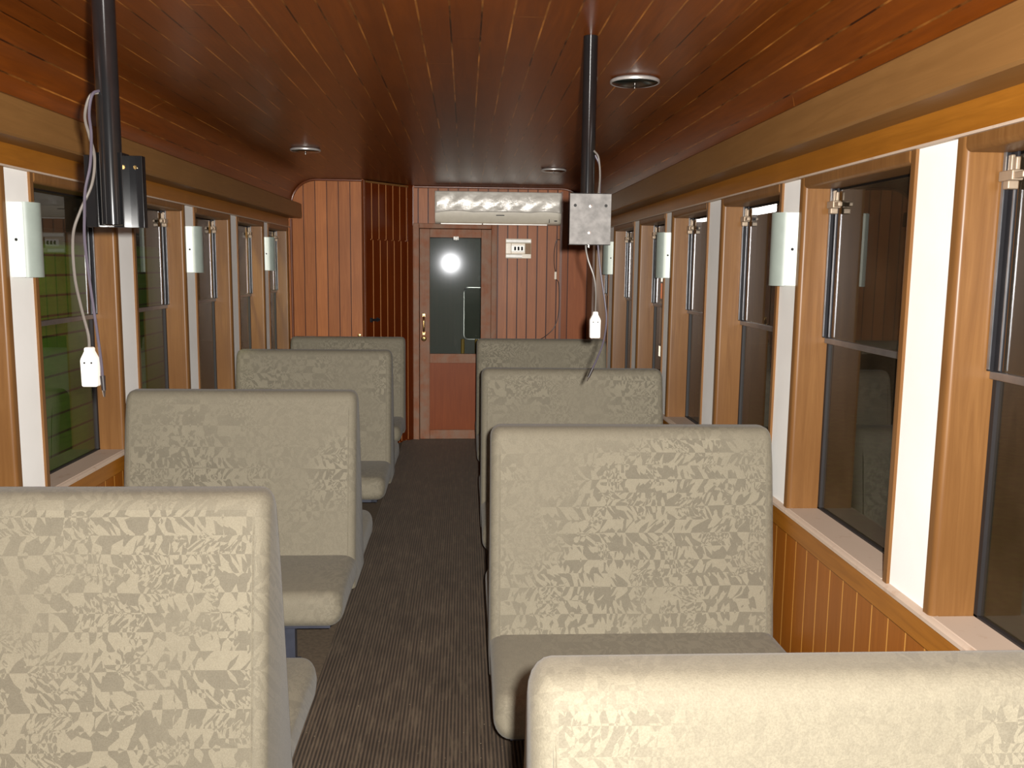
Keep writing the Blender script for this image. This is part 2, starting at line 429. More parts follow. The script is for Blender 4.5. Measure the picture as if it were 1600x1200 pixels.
# diagonal closet between partition and end wall
cA, cB = Vector((-.815, YP, 0)), Vector((-.462, YD-.015, 0))
clen = (cB-cA).length; cang = math.atan2(cB.y-cA.y, cB.x-cA.x)
def diag(o): o.location = (cA.x, cA.y, 0); o.rotation_euler = (0, 0, cang); return o
bm = NB(); box(bm, (0, 0, 1.752), (clen-.06, .03, ZC-.012)); box(bm, (clen-.06, -.004, 0), (clen+.01, .045, ZC)); box(bm, (0, .012, 0), (clen, .03, 1.752))
diag(struct('wall_closet', bm, M['closet'], 'dark boarded diagonal closet front above the closet door', 'wall', smooth=False))
door2 = diag(bpy.data.objects.new('door_2', None)); C.objects.link(door2); structure(door2, 'dark boarded narrow closet door set diagonally', 'door')
bm = NB(); box(bm, (.006, -.012, .02), (clen-.066, .012, 1.745)); obj('door_leaf', bm, M['closet'], door2, smooth=False)
bm = NB(); box(bm, (.03, -.035, 1.083), (.15, -.022, 1.103)); box(bm, (.045, -.024, 1.075), (.07, -.01, 1.11)); box(bm, (.125, -.024, 1.075), (.14, -.01, 1.11))
obj('handle', bm, M['alud'], door2, bevel=.004)['label'] = 'dark bar handle'
bm = NB(); box(bm, (0, -.012, ZC-.022), (clen-.06, .0, ZC-.008)); diag(struct('trim_4', bm, M['wood'], 'light strip along the top of the closet front', 'trim', smooth=False))
bm = NB(); box(bm, (-.012, -.012, 0), (.012, .02, ZC-.004)); diag(struct('trim_5', bm, M['trimd'], 'corner post between partition and closet', 'trim', bevel=.005))

# end door
hinge = Vector((DX1, YD+.002, 0))
door = bpy.data.objects.new('door_1', None); C.objects.link(door); door.location = hinge; door.rotation_euler = (0, 0, .0187)
structure(door, 'wooden end door with tall glass pane and lower panel, slightly ajar', 'door')
W = DX1-DX0-.004
bm = NB(); st = .088
box(bm, (-W, 0, .008), (-W+st, .035, DZ-.004)); box(bm, (-st, 0, .008), (0, .035, DZ-.004))
box(bm, (-W+st, 0, 1.785), (-st, .035, DZ-.004)); box(bm, (-W+st, 0, .69), (-st, .035, .772)); box(bm, (-W+st, 0, .008), (-st, .035, .09))
obj('frame', bm, M['rough'], door, bevel=.004)
bm = NB(); box(bm, (-W+st, .012, .09), (-st, .026, .69)); obj('panel', bm, M['doorpan'], door, smooth=False)
bm = NB(); box(bm, (-W+st, .014, .772), (-st, .019, 1.785)); obj('pane', bm, M['dglass'], door, smooth=False)
bm = NB(); tube(bm, [(-W+.036, -.006, .955), (-W+.036, -.032, .985), (-W+.036, -.036, 1.03), (-W+.036, -.032, 1.078), (-W+.036, -.006, 1.108)], lambda t: .005+.005*math.sin(PI*t), 10)
box(bm, (-W+.026, -.006, .94), (-W+.046, 0, .965)); box(bm, (-W+.026, -.006, 1.098), (-W+.046, 0, 1.122))
obj('handle', bm, M['brass'], door)['label'] = 'brass pull handle'
bm = NB(); lathe(bm, [(0, -.010), (.012, -.010), (.022, -.006), (.024, 0)], (-W+.036, 0, .905), 'y', 20); obj('lock', bm, M['brass'], door)
bm = NB(); box(bm, (-W+.032, -.013, .897), (-W+.040, -.009, .911)); obj('keyhole', bm, M['dark'], door, smooth=False)
bm = NB(); box(bm, (-.33, -.012, 1.765), (-.285, .0, 1.795)); lathe(bm, [(0, -.024), (.014, -.02), (.018, -.01)], (-.307, 0, 1.778), 'y', 14); obj('catch', bm, M['socket'], door, bevel=.003)['label'] = 'small white catch'

# vestibule seen through the door pane
vest = NB(); box(vest, (-1.0, YD+1.5, 0), (1.0, YD+1.56, 2.3)); box(vest, (-1.06, YD+.06, 0), (-1.0, YD+1.56, 2.3)); box(vest, (1.0, YD+.06, 0), (1.06, YD+1.56, 2.3)); box(vest, (-1.06, YD+.06, 2.25), (1.06, YD+1.56, 2.31))
M['vest'] = plain('vestibule_paint', (19, 21, 15), .5)
struct('wall_vestibule', vest, M['vest'], 'dim dark green vestibule walls behind the door pane', 'wall', smooth=False)
def rrect(cx, cz, hw, hh, r, n=5):
    out = []
    for sx, sz, a0 in ((1, 1, 0), (-1, 1, 90), (-1, -1, 180), (1, -1, 270)):
        for k in range(n+1):
            a = math.radians(a0+90*k/n); out.append((cx+sx*(hw-r)+r*math.cos(a), cz+sz*(hh-r)+r*math.sin(a)))
    return out
vw = bpy.data.objects.new('window_20', None); C.objects.link(vw); vw.location = (.18, YD+1.5, 1.05); structure(vw, 'small round-cornered window in the vestibule beyond the door', 'window')
bm = NB(); P_ = rrect(0, 0, .19, .27, .05); tube(bm, [(x, -.012, z) for x, z in P_]+[(P_[0][0], -.012, P_[0][1])], .009, 8, False); obj('frame', bm, M['alu'], vw)
bm = NB(); prism(bm, rrect(0, 0, .185, .265, .05), 'y', -.008, -.002); obj('pane', bm, M['dglass'], vw, smooth=False)
M['yel'] = plain('yellow_paint', (150, 116, 30), .5)
for px, lab in ((-.02, 'yellow handrail post in the vestibule, left of the pair'), (.12, 'yellow handrail post in the vestibule, right of the pair')):
    bm = NB(); tube(bm, [(px, YD+1.25, 0), (px, YD+1.25, .8)], .018, 12, False); tag(obj('handrail_post', bm, M['yel']), lab, 'post', 'yellow posts beyond the door')
bm = NB(); box(bm, (XL-.1, Y0-.05, 0), (XR+.1, Y0, ZC+.05)); struct('wall_rear', bm, M['panel'], 'boarded wall behind the camera', 'wall', smooth=False)

# ------------------------------------------------------------------ side walls with windows
ZH, ZS = 1.834, .766                        # window head / sill on the wall face
postsR = [(.14, .31), (1.03, 1.205), (1.926, 2.107), (2.838, 3.004), (3.727, 3.924), (4.626, 4.762), (5.491, 5.656), (6.432, 6.622), (7.34, 7.52)]
postsL = [(1.09, 1.26), (1.985, 2.155), (2.88, 3.046), (3.775, 3.950), (4.668, 4.829), (5.558, 5.717), (6.463, 6.60)]
wn = [0]
window_names = {}
def side_wall(s, X, posts, yend, nm, lastwood):
    # white posts
    bm = NB(); o = X+s*.10
    for a, b in posts: box(bm, (X, a, ZS), (o, b, ZH))
    box(bm, (X, Y0, ZS), (o, posts[0][0]-.73, ZH))
    struct('wall_'+nm, bm, M['white'], f'white textured wall posts between the {nm} windows', 'wall', smooth=False)
    n0 = 10 if s < 0 else 20
    # wainscot
    bm = NB(); box(bm, (X+s*.004, Y0, 0), (o, yend, .70)); struct(f'trim_{n0}', bm, M['wains'], f'boarded wooden wainscot below the {nm} windows', 'wainscot', smooth=False)
    bm = NB(); box(bm, (X-s*.010, Y0, .686), (o, yend, .755)); struct(f'trim_{n0+1}', bm, M['woody'], f'plain wooden rail topping the {nm} wainscot', 'rail', bevel=.004)
    bm = NB(); prism(bm, [(X-s*.018, .753), (X-s*.018, .762), (X-s*.013, .767), (X+s*.01, .770), (X+s*.01, .750)], 'y', Y0, yend)
    struct(f'trim_{n0+2}', bm, M['sill'], f'dusty ledge under the {nm} windows', 'ledge')
    # header and valance
    bm = NB(); box(bm, (X-s*.008, Y0, ZH+.004), (o, yend, 1.96)); struct(f'trim_{n0+3}', bm, M['woody'], f'wooden header board above the {nm} windows', 'header', bevel=.002)
    bm = NB(); box(bm, (X-s*.016, Y0, ZH), (X+s*.01, yend, ZH+.006)); struct(f'trim_{n0+4}', bm, M['sill'], f'thin dusty strip under the {nm} header', 'strip', smooth=False)
    bm = NB(); prism(bm, [(X+s*.05, 1.907), (X-s*.108, 1.907), (X-s*.115, 1.913), (X-s*.112, 2.018), (X-s*.106, 2.024), (X+s*.05, 2.060)], 'y', Y0, yend)
    struct(f'trim_{n0+5}', bm, M['valance'], f'boxed wooden valance along the {nm} ceiling edge', 'valance')
    # windows
    spans = [(posts[0][0]-.73, posts[0][0])]+[(a[1], b[0]) for a, b in zip(posts, posts[1:])]
    last = posts[-1][1]
    if s < 0: spans.append((last, yend-.03))
    else:
        bm = NB(); box(bm, (X, last, ZS), (o, yend, ZH)); struct('trim_30', bm, M['wood'], 'wood panel between the last right window post and the end wall', 'panel', smooth=False)
    order = list(enumerate(spans))
    for i, (a, b) in order:
        wn[0] += 1
        root = bpy.data.objects.new(f'window_{wn[0]}', None); C.objects.link(root); root.location = (X, (a+b)/2, ZS)
        far = len(spans)-i
        structure(root, f'{nm} side window with dark glass and wooden lining, number {far} from the far end', 'window')
        build_window(root, s, (b-a)/2)
def build_window(root, s, h):
    H = ZH-ZS; tw = .033; dep = .115
    bm = NB()
    # lining: two jambs and a head with a rounded nose at the wall face
    def nose(y0, y1, side):      # profile in (x,y): rounded inner edge towards the opening
        pr = [(s*dep, y0), (s*dep, y1)]
        r = .014
        yo, yi = (y0, y1) if side > 0 else (y1, y0)      # yi faces the opening
        sg = 1 if yi > yo else -1
        pts = [(s*dep, yo), (-s*.008, yo)]
        for k in range(6):
            a = k/5*PI/2; pts.append((-s*.008+s*r*(1-math.cos(a)), yi-sg*r+sg*r*math.sin(a)))
        pts.append((s*dep, yi)); return pts
    prism(bm, nose(-h, -h+tw, 1), 'z', 0, H); prism(bm, nose(h-tw, h, -1), 'z', 0, H)
    pts = [(s*dep, H), (-s*.008, H)]
    for k in range(6):
        a = k/5*PI/2; pts.append((-s*.008+s*.014*(1-math.cos(a)), H-tw+.014-.014*math.sin(a)))
    pts.append((s*dep, H-tw))
    prism(bm, [(x, z) for x, z in pts], 'y', -h+tw, h-tw)
    obj('lining', bm, M['wood'], root)
    bm = NB(); box(bm, (-s*.006, -h+tw, -.012), (s*dep, h-tw, .004)); obj('sill', bm, M['sill'], root, bevel=.003)['label'] = 'dusty sill board'
    g0 = .094; zm = 1.325-ZS
    bm = NB(); box(bm, (s*(g0-.002), -h+tw, zm), (s*(g0+.003), h-tw, H-tw)); obj('upper_pane', bm, M['glass'], root, smooth=False)
    bm = NB(); box(bm, (s*(g0+.008), -h+tw, .004), (s*(g0+.013), h-tw, zm+.01)); obj('lower_pane', bm, M['glass'], root, smooth=False)
    bm = NB(); box(bm, (s*(g0-.010), -h+tw, zm-.010), (s*(g0+.008), h-tw, zm+.008)); obj('sash_rail', bm, M['alu'], root, bevel=.002)
    bm = NB(); box(bm, (s*(g0-.001), -h+tw, .004), (s*(g0+.014), -h+tw+.014, zm)); box(bm, (s*(g0-.001), h-tw-.014, .004), (s*(g0+.014), h-tw, zm)); box(bm, (s*(g0-.001), -h+tw, .004), (s*(g0+.014), h-tw, .009)); box(bm, (s*(g0-.002), -h+tw, H-tw-.007), (s*(g0+.014), h-tw, H-tw))
    obj('rubber_seal', bm, M['rubber'], root, smooth=False)
    for q in (-1, 1):
        e = q*(h-tw); i = -q
        bm = NB()
        box(bm, (s*(g0-.018), e, zm+.008), (s*(g0-.004), e+i*.010, H-tw)); box(bm, (s*(g0-.008), e+i*.010, zm+.008), (s*(g0-.002), e+i*.034, H-tw))
        t = obj('track', bm, M['alud'], root, bevel=.001); t['label'] = 'dark metal sash track'
        bm = NB(); box(bm, (s*(g0-.012), e+i*.034, zm+.012), (s*(g0-.0085), e+i*.037, H-tw-.08)); obj('guide_strip', bm, M['alu'], t)
        bm = NB(); box(bm, (s*(g0-.0205), e+i*.004, zm+.012), (s*(g0-.0175), e+i*.012, H-tw)); obj('edge_strip', bm, M['alu'], t)
        bm = NB(); zt = H-tw-.062
        box(bm, (s*(g0-.030), e+i*.006, zt), (s*(g0-.004), e+i*.055, zt+.022)); box(bm, (s*(g0-.034), e+i*.030, zt-.018), (s*(g0-.010), e+i*.050, zt)); box(bm, (s*(g0-.026), e+i*.050, zt+.003), (s*(g0-.012), e+i*.085, zt+.017)); box(bm, (s*(g0-.016), e+i*.012, zt+.022), (s*(g0-.006), e+i*.026, H-tw-.006)); box(bm, (s*(g0-.016), e+i*.034, zt+.022), (s*(g0-.006), e+i*.044, H-tw-.012))
        obj('latch', bm, M['latch'], root, bevel=.003)['label'] = 'bright metal sash latch'
side_wall(-1, XL, postsL, YP, 'left', True)
side_wall(1, XR, postsR, YD, 'right', True)

# ------------------------------------------------------------------ benches
def rounded(bm_pts_bottom, bm_pts_top): pass
def bench_back(x0, x1, yt0, yt1, yb0, yb1, zt, zb, zj):
    """A-shaped padded backrest: narrow rounded top, wider foot"""
    bm = NB(); N = 16; prof = []
    def at(z, a, b): t = (z-zj)/(zt-zj); return a+(b-a)*max(t, -.15)
    # profile up the near face, over the top, down the far face
    zs = [zb, zb+.05, zj, zj+.15, zj+.3, zj+.45, zt-.10]
    near = [(at(z, yb0, yt0), z) for z in zs]; far = [(at(z, yb1, yt1), z) for z in zs]
    r = .045
    top = []
    for k in range(7):
        a = PI-k/6*PI/2; top.append((yt0+r+r*math.cos(a), zt-r+r*math.sin(a)))
    for k in range(7):
        a = PI/2-k/6*PI/2; top.append((yt1-r+r*math.cos(a), zt-r+r*math.sin(a)))
    prof = near+top+far[::-1]
    cy = sum(p[0] for p in prof)/len(prof)
    # sections along x, pulled in at both ends for a padded rounded edge
    R = .035; secs = []
    for k in range(6): a = k/5*PI/2; secs.append((x0+R-R*math.cos(a) if False else x0+R*(1-math.sin(a)) , R*(1-math.cos(a))))
    secs = [(x0+R*(1-math.cos(k/5*PI/2)), R*(1-math.sin(k/5*PI/2))) for k in range(6)]
    mids = [(x0+R+(x1-x0-2*R)*k/8, 0) for k in range(1, 8)]
    ends = [(x1-R*(1-math.cos(k/5*PI/2)), R*(1-math.sin(k/5*PI/2))) for k in range(5, -1, -1)]
    rings = []
    for x, ins in secs+mids+ends:
        ring = []
        for y, z in prof:
            yy = y+math.copysign(min(ins, abs(cy-y)*.8), cy-y); zz = z-ins if z > zt-.12 else z
            zz = max(zz, zb)
            ring.append(bm.verts.new((x, yy, zz)))
        rings.append(ring)
    n = len(prof)
    for a, b in zip(rings, rings[1:]):
        for k in range(n): bm.faces.new((a[k], a[(k+1) % n], b[(k+1) % n], b[k]))
    bm.faces.new(rings[0]); bm.faces.new(rings[-1][::-1])
    return bm, near, secs
def cushion(x0, x1, ya, yb, z0, z1):
    """padded seat cushion; ya is the free front edge"""
    bm = NB(); r = .048; s = 1 if yb > ya else -1
    prof = []
    for (cy, cz, a0) in ((ya+s*r, z1-r, 90), (ya+s*r*.9, z0+r*.9, 180)):
        for k in range(7):
            a = math.radians(a0+90*k/6); prof.append((cy+s*r*math.cos(a), cz+r*math.sin(a)))
    # prof runs top front -> bottom front ; add back
    prof = [(yb, z1+.006), ((ya+yb)/2, z1+.012)]+prof+[((ya+yb)/2, z0), (yb, z0)]
    R = .05; rings = []; cyc, czc = (ya+yb)/2, (z0+z1)/2
    xs = [(x0+R*(1-math.cos(k/6*PI/2)), R*(1-math.sin(k/6*PI/2))) for k in range(7)]
    xs += [(x0+R+(x1-x0-2*R)*k/6, 0) for k in range(1, 6)]
    xs += [(x1-R*(1-math.cos(k/6*PI/2)), R*(1-math.sin(k/6*PI/2))) for k in range(6, -1, -1)]
    for x, ins in xs:
        ring = []
        for y, z in prof:
            yy = y+math.copysign(min(ins, abs(cyc-y)*.8), cyc-y) if abs(y-yb) > 1e-6 else y
            zz = z+math.copysign(min(ins*.8, abs(czc-z)*.8), czc-z)
            ring.append(bm.verts.new((x, yy, zz)))
        rings.append(ring)
    n = len(prof)
    for a, b in zip(rings, rings[1:]):
        for k in range(n): bm.faces.new((a[k], a[(k+1) % n], b[(k+1) % n], b[k]))
    bm.faces.new(rings[0]); bm.faces.new(rings[-1][::-1])
    return bm

ZT, ZJ, Z0 = 1.02, .335, .212
def bench(double, label, group):
    root = thing('bench_seat', label, 'bench seat', (0, 0, 0), group)
    hw = .475
    if double: yt0, yt1, yb0, yb1 = -.065, .065, -.168, .168
    else: yt0, yt1, yb0, yb1 = -.14, -.005, -.225, .0
    bm, near, secs = bench_back(-hw, hw, yt0, yt1, yb0, yb1, ZT, Z0, ZJ)
    bk = obj('backrest', bm, M['fabric'], root)
    me = bk.data
    me.materials.append(M['fabric2'])
    for p in me.polygons:
        p.use_smooth = True
        if abs(p.center.x) > hw-.031 or p.center.z > ZT-.030: p.material_index = 1
    for sx in (-1, 1):
        x = sx*(hw-.030)
        pts = [(x, y-.0005, z) for y, z in near if z > .2]+[(x, yt0+.004, ZT-.05)]
        bm = NB(); tube(bm, pts, .0026, 6, False); obj('seam', bm, M['fabric2'], bk)

    fronts = ((-1, yb0),) if not double else ((-1, yb0), (1, yb1))
    for s, yb in fronts:
        bm = cushion(-hw, hw, s*(abs(yb)+.425), yb+(-s)*.03, Z0+.005, ZJ+.012)
        obj('seat_cushion', bm, M['fabric2'], root)
    ylo = yb0-.36; yhi = yb1+.36 if double else -.03
    bm = NB(); box(bm, (-hw+.05, ylo, Z0-.022), (hw-.05, ylo+.035, Z0+.006)); box(bm, (-hw+.05, yhi-.035, Z0-.022), (hw-.05, yhi, Z0+.006))
    for x in (-hw+.05, hw-.085): box(bm, (x, ylo, Z0-.022), (x+.035, yhi, Z0+.006))
    obj('base_frame', bm, M['legs'], root, smooth=False)
    for sx in (-1, 1):
        for y in (ylo+.08, yhi-.125):
            x = sx*(hw-.22)
            bm = NB(); box(bm, (x-.0225, y, .018), (x+.0225, y+.045, Z0-.015)); box(bm, (x-.035, y-.012, 0), (x+.035, y+.057, .018))
            obj('leg', bm, M['legs'], root, bevel=.003)
    for x in (-hw+.2, hw-.24):
        bm = NB(); box(bm, (x, ylo+.08, Z0-.03), (x+.04, yhi-.08, Z0)); obj('rail', bm, M['legs'], root, smooth=False)
    return root
G = 'fabric benches along the coach'
proto = bench(True, '', G)
spots = [
 (.562, 1.132, 1.0, 'nearest bench on the right, brightly lit back cropped by the lower right corner'),
 (.562, 2.945, 1.0, 'beige double bench on the right, its whole back and near seat cushion in view'),
 (.562, 4.625, 1.0, 'olive double bench on the right, under the dangling plug of the steel-plate pole'),
 (.562, 6.505, 1.0, 'farthest bench on the right, in front of the boarded end wall'),
 (-.925, 2.085, 1.0, 'nearest bench on the left, large back filling the lower left corner'),
 (-.925, 3.765, 1.0, 'second bench on the left, near cushion and dark leg showing beside the aisle'),
 (-.925, 5.565, 1.0, 'third bench on the left, between the second bench and the one at the partition'),
]
for i, (x, y, zs_, lab) in enumerate(spots):
    o = proto if i == 0 else copy_tree(proto)
    o.location = (x, y, 0); o['label'] = lab
o = bench(False, 'last bench on the left, its low back set against the boarded partition', G)
o.location = (-.942, YP-.008, 0); o.scale = (.965, 1, .945)

# ------------------------------------------------------------------ wall lamps
def lamp(s):
    root = thing('wall_lamp', '', 'wall lamp', (0, 0, 0), 'frosted wall lamps on the white posts')
    hz = .117
    bm = NB(); prism(bm, [(0, -.064), (-s*.030, -.058), (-s*.038, -.050), (-s*.038, .050), (-s*.030, .058), (0, .064)], 'z', -hz, hz)
    obj('housing', bm, M['lampw'], root, bevel=.001)
    bm = NB(); pr = []
    for k in range(13):
        a = -1+2*k/12; pr.append((-s*(.038+.028*(1-a*a)**.75), a*.050))
    prism(bm, pr+[(-s*.034, .050), (-s*.034, -.050)], 'z', -hz-.001, hz+.001); obj('diffuser', bm, M['frost'], root)
    for q in (-1, 1):
        bm = NB(); lathe(bm, [(0, q*.0025), (.004, q*.002), (.005, 0)], (-s*.018, q*.0608, 0), 'y', 12); obj('screw', bm, M['alud'], root)
    return root
lampL, lampR = lamp(-1), lamp(1)
LL = [(2.972, 'left wall lamp nearest the camera, behind the black pole'), (4.755, 'left wall lamp on the middle white post, above the second bench'), (6.532, 'left wall lamp farthest away, beside the partition')]
RR = [(2.915, 'large pale wall lamp on the right, nearest the camera'), (4.698, 'right wall lamp on the white post left of the largest lamp'), (6.53, 'farthest right wall lamp, partly behind the steel plate')]
for (s, X, proto_, rows) in ((-1, XL, lampL, LL), (1, XR, lampR, RR)):
    for i, (y, lab) in enumerate(rows):
        o = proto_ if i == 0 else copy_tree(proto_)
        o.location = (X, y, 1.613); o['label'] = lab

# ------------------------------------------------------------------ ceiling downlights
dl = thing('ceiling_light', '', 'ceiling light', (0, 0, 0), 'round lights in the boarded ceiling')
bm = NB(); lathe(bm, [(.070, .0), (.082, -.001), (.089, -.007), (.0895, -.012), (.0885, -.0155), (.085, -.0165), (.080, -.013), (.070, -.010)], (0, 0, 0), 'z', 40); obj('rim', bm, M['rim'], dl)
bm = NB(); lathe(bm, [(0, -.024), (.03, -.0235), (.06, -.021), (.080, -.0165), (.0845, -.014), (.080, -.008), (0, -.006)], (0, 0, 0), 'z', 40); obj('lens', bm, M['lens'], dl)
bm = NB(); lathe(bm, [(0, -.036), (.005, -.034), (.005, -.026), (.003, -.022), (.003, -.018)], (0, 0, 0), 'z', 12); obj('knob', bm, M['chrome'], dl)
for i, (x, y, lab) in enumerate(((.607, 3.30, 'round ceiling light nearest, right of the steel-plate pole'), (.612, 6.33, 'round ceiling light far back, left of the steel-plate pole'), (-.945, 5.46, 'round ceiling light on the left, above the left partition'))):
    o = dl if i == 0 else copy_tree(dl)
    o.location = (x, y, ZC-.0005); o['label'] = lab

# ------------------------------------------------------------------ hanging bracket poles
def pole_round(x, y, r, zb, parent, name='pole'):
    bm = NB(); lathe(bm, [(r*.8, zb), (r, zb+.002), (r, ZC-y*0)], (x, y, 0), 'z', 28); return obj(name, bm, M['blackpaint'], parent)
# left pole: plate on its far side
t = thing('bracket_pole', 'thick black pole on the left with a dark bracket plate', 'pole', (-.722, 1.90, ZC), 'ceiling poles with plates')
bm = NB(); lathe(bm, [(.018, 1.622-ZC), (.0225, 1.624-ZC), (.0225, -.001)], (0, 0, 0), 'z', 28); obj('pole', bm, M['blackpaint'], t)
bm = NB(); box(bm, (-.0275, -.012, 1.618-ZC), (-.0235, .030, 1.768-ZC)); box(bm, (.0235, -.012, 1.618-ZC), (.0275, .030, 1.768-ZC)); obj('clamp', bm, M['blackpaint'], t, bevel=.001)
bm = NB(); box(bm, (-.064, .026, 1.619-ZC), (.054, .031, 1.766-ZC)); box(bm, (.050, .0265, 1.619-ZC), (.054, .046, 1.766-ZC)); box(bm, (-.064, .0265, 1.619-ZC), (-.060, .046, 1.766-ZC)); obj('plate', bm, M['blackpaint'], t, bevel=.001)
bm = NB(); lathe(bm, [(0, .024), (.004, .024), (.004, .0262)], (.040, 0, 1.742-ZC), 'y', 12); obj('bolt_hole', bm, M['brass'], t)
# right pole: steel plate facing the camera
yR = 2.72
t = thing('bracket_pole', 'slim black pole on the right carrying a bright steel plate', 'pole', (.366, yR, ZC), 'ceiling poles with plates')
bm = NB(); lathe(bm, [(.018, 1.63-ZC), (.0215, 1.632-ZC), (.0215, -.001)], (0, 0, 0), 'z', 28); obj('pole', bm, M['blackpaint'], t)
py = -.036; zA, zB = 1.614-ZC, 1.766-ZC
bm = NB(); box(bm, (-.056, py, zA), (.068, py+.004, zB)); box(bm, (-.056, py, zB-.003), (.068, py+.022, zB)); box(bm, (-.056, py, zA), (.068, py+.022, zA+.003))
pl = obj('plate', bm, M['steel'], t, bevel=.001); pl['label'] = 'smudged galvanised steel plate'
for bx, bz, m, nm in ((-.040, -.036, 'dark', 'bolt_hole'), (.052, -.036, 'dark', 'bolt_hole'), (.006, -.038, 'chrome', 'bolt'), (.004, -.116, 'chrome', 'bolt')):
    bm = NB(); lathe(bm, [(0, py-.0015 if m == 'dark' else py-.004), (.0045, py-.0012 if m == 'dark' else py-.003), (.0048, py+.001)], (bx, 0, zB+bz), 'y', 14); obj(nm, bm, M[m], pl)
bm = NB(); lathe(bm, [(0, zA-.008), (.004, zA-.007), (.004, zA+.001)], (.004, py+.012, 0), 'z', 12); obj('screw', bm, M['chrome'], pl)
bm = NB(); box(bm, (-.021, py+.004, zA+.02), (-.017, .018, zB-.02)); box(bm, (.017, py+.004, zA+.02), (.021, .018, zB-.02)); obj('clamp', bm, M['blackpaint'], t, bevel=.001)

def socket_mesh(c, h, w_, d):
    """hanging inline socket: rectangular body, sloped shoulders, small collar; c = top centre"""
    bm = NB(); x, y, z = c
    prof = [(-w_*.24, 0), (w_*.24, 0), (w_*.24, -h*.10), (w_*.46, -h*.28), (w_*.5, -h*.34), (w_*.47, -h), (-w_*.47, -h), (-w_*.5, -h*.34), (-w_*.46, -h*.28), (-w_*.24, -h*.10)]
    prism(bm, [(x+u, z+v) for u, v in prof], 'y', y-d/2, y+d/2); return bm
def cord(name, label, y, pts, mat, end, group):
    p0 = Vector((pts[0][0], y if len(pts[0]) < 3 else pts[0][2], pts[0][1]))
    root = thing(name, label, 'cord', (0, 0, 0), group)
    root.location = p0
    P = [Vector((q[0], q[2] if len(q) > 2 else y, q[1]))-p0 for q in pts]
    bm = NB(); tube(bm, P, .0029, 8); obj('cable', bm, M[mat], root)
    e = P[-1]
    if end == 'socket':
        bm = socket_mesh((e.x, e.y, e.z+.004), .082, .034, .022); b = obj('socket', bm, M['socket'], root, bevel=.004); b['label'] = 'white inline socket'
        for dx in (-.007, .007):
            bm = NB(); lathe(bm, [(0, -.0125), (.0022, -.012), (.0022, -.0095)], (e.x+dx, e.y, e.z-.028), 'y', 10); obj('screw', bm, M['dark'], b)
    else:
        d = (P[-1]-P[-2]).normalized()
        bm = NB(); tube(bm, [e, e+d*.012, e+d*.030], lambda t: .0052-.001*t, 10, False); b = obj('plug', bm, M['plug'], root)
        bm = NB(); tube(bm, [e+d*.028, e+d*.036, e+d*.044], lambda t: .0036-.002*t, 8, False); obj('tip', bm, M['chrome'], b)
    return root
gL = 'cables hanging from the poles'
cord('socket_cord', 'grey cord on the left pole ending in a white socket', 1.872,
     [(-.728, 1.884, 1.885), (-.745, 1.874), (-.757, 1.835), (-.750, 1.797), (-.742, 1.755), (-.750, 1.702), (-.775, 1.650), (-.792, 1.600), (-.793, 1.520), (-.783, 1.454), (-.772, 1.40), (-.771, 1.370)], 'cable', 'socket', gL)
cord('plug_cord', 'thin lilac cord on the left pole ending in a small plug', 1.866,
     [(-.728, 1.888, 1.885), (-.738, 1.876), (-.746, 1.84), (-.744, 1.797), (-.749, 1.740), (-.761, 1.690), (-.765, 1.640), (-.767, 1.586), (-.760, 1.494), (-.750, 1.388), (-.746, 1.340), (-.745, 1.315)], 'cabled', 'plug', gL)
cord('socket_cord', 'brownish cord below the steel plate ending in a white socket', yR+.002,
     [(.380, 1.892, yR-.018), (.396, 1.870, yR-.012), (.402, 1.80, yR-.004), (.390, 1.70, yR+.015), (.366, 1.625), (.372, 1.575), (.392, 1.520), (.399, 1.47), (.399, 1.41)], 'cable', 'socket', gL)
cord('plug_cord', 'lilac cord below the steel plate ending in a small black plug', yR-.01,
     [(.386, 1.880, yR-.008), (.402, 1.84, yR-.002), (.404, 1.74, yR+.012), (.398, 1.66), (.402, 1.60), (.411, 1.53), (.425, 1.45), (.432, 1.39), (.425, 1.325), (.407, 1.272), (.393, 1.240)], 'cabled', 'plug', gL)

# ------------------------------------------------------------------ air conditioner, breaker box, switch cord
ac = thing('air_conditioner', 'white wall air conditioner wrapped in crinkled plastic above the end door', 'air conditioner', (.28, YD, 2.03))
hw = .537; yf = -.19
pr = [(0, .139), (yf+.02, .139), (yf+.004, .125), (yf, .10), (yf-.004, .02), (yf+.002, -.06), (yf+.03, -.110), (yf+.07, -.132), (0, -.132)]
bm = NB(); prism(bm, pr, 'x', -hw, hw); obj('body', bm, M['acbody'], ac, bevel=.004)
bm = NB(); N, K = 60, 16
g = []
for i in range(N+1):
    row = []
    for k in range(K+1):
        u, v = i/N, k/K; x = -hw+.003+(2*hw-.006)*u
        zlow = -.045+.018*math.sin(u*9)+.03*max(0, math.sin((u-.3)*7))*(1 if .3 < u < .75 else 0)
        z = .136+(zlow-.136)*v
        y = yf-.008-.011*math.sin(v*PI)+random.uniform(-1, 1)*.0009*(2.5 if .28 < u < .7 and v > .6 else 1)+.004*math.sin(u*40+v*7)*.5
        row.append(bm.verts.new((x, y, z)))
    g.append(row)
for i in range(N):
    for k in range(K): bm.faces.new((g[i][k], g[i+1][k], g[i+1][k+1], g[i][k+1]))
fo = obj('plastic_wrap', bm, M['film'], ac); so = fo.modifiers.new('solid', 'SOLIDIFY'); so.thickness = .001
fo['label'] = 'crinkled shiny plastic wrap'
bm = NB(); box(bm, (-hw+.05, yf+.025, -.137), (-.14, yf+.05, -.128)); box(bm, (-.13, yf+.025, -.137), (hw-.12, yf+.05, -.128)); obj('louvre', bm, M['socket'], ac, bevel=.001)
bm = NB(); box(bm, (-.02, yf-.005, -.062), (.05, yf+.003, -.055)); obj('badge', bm, M['alud'], ac, smooth=False)
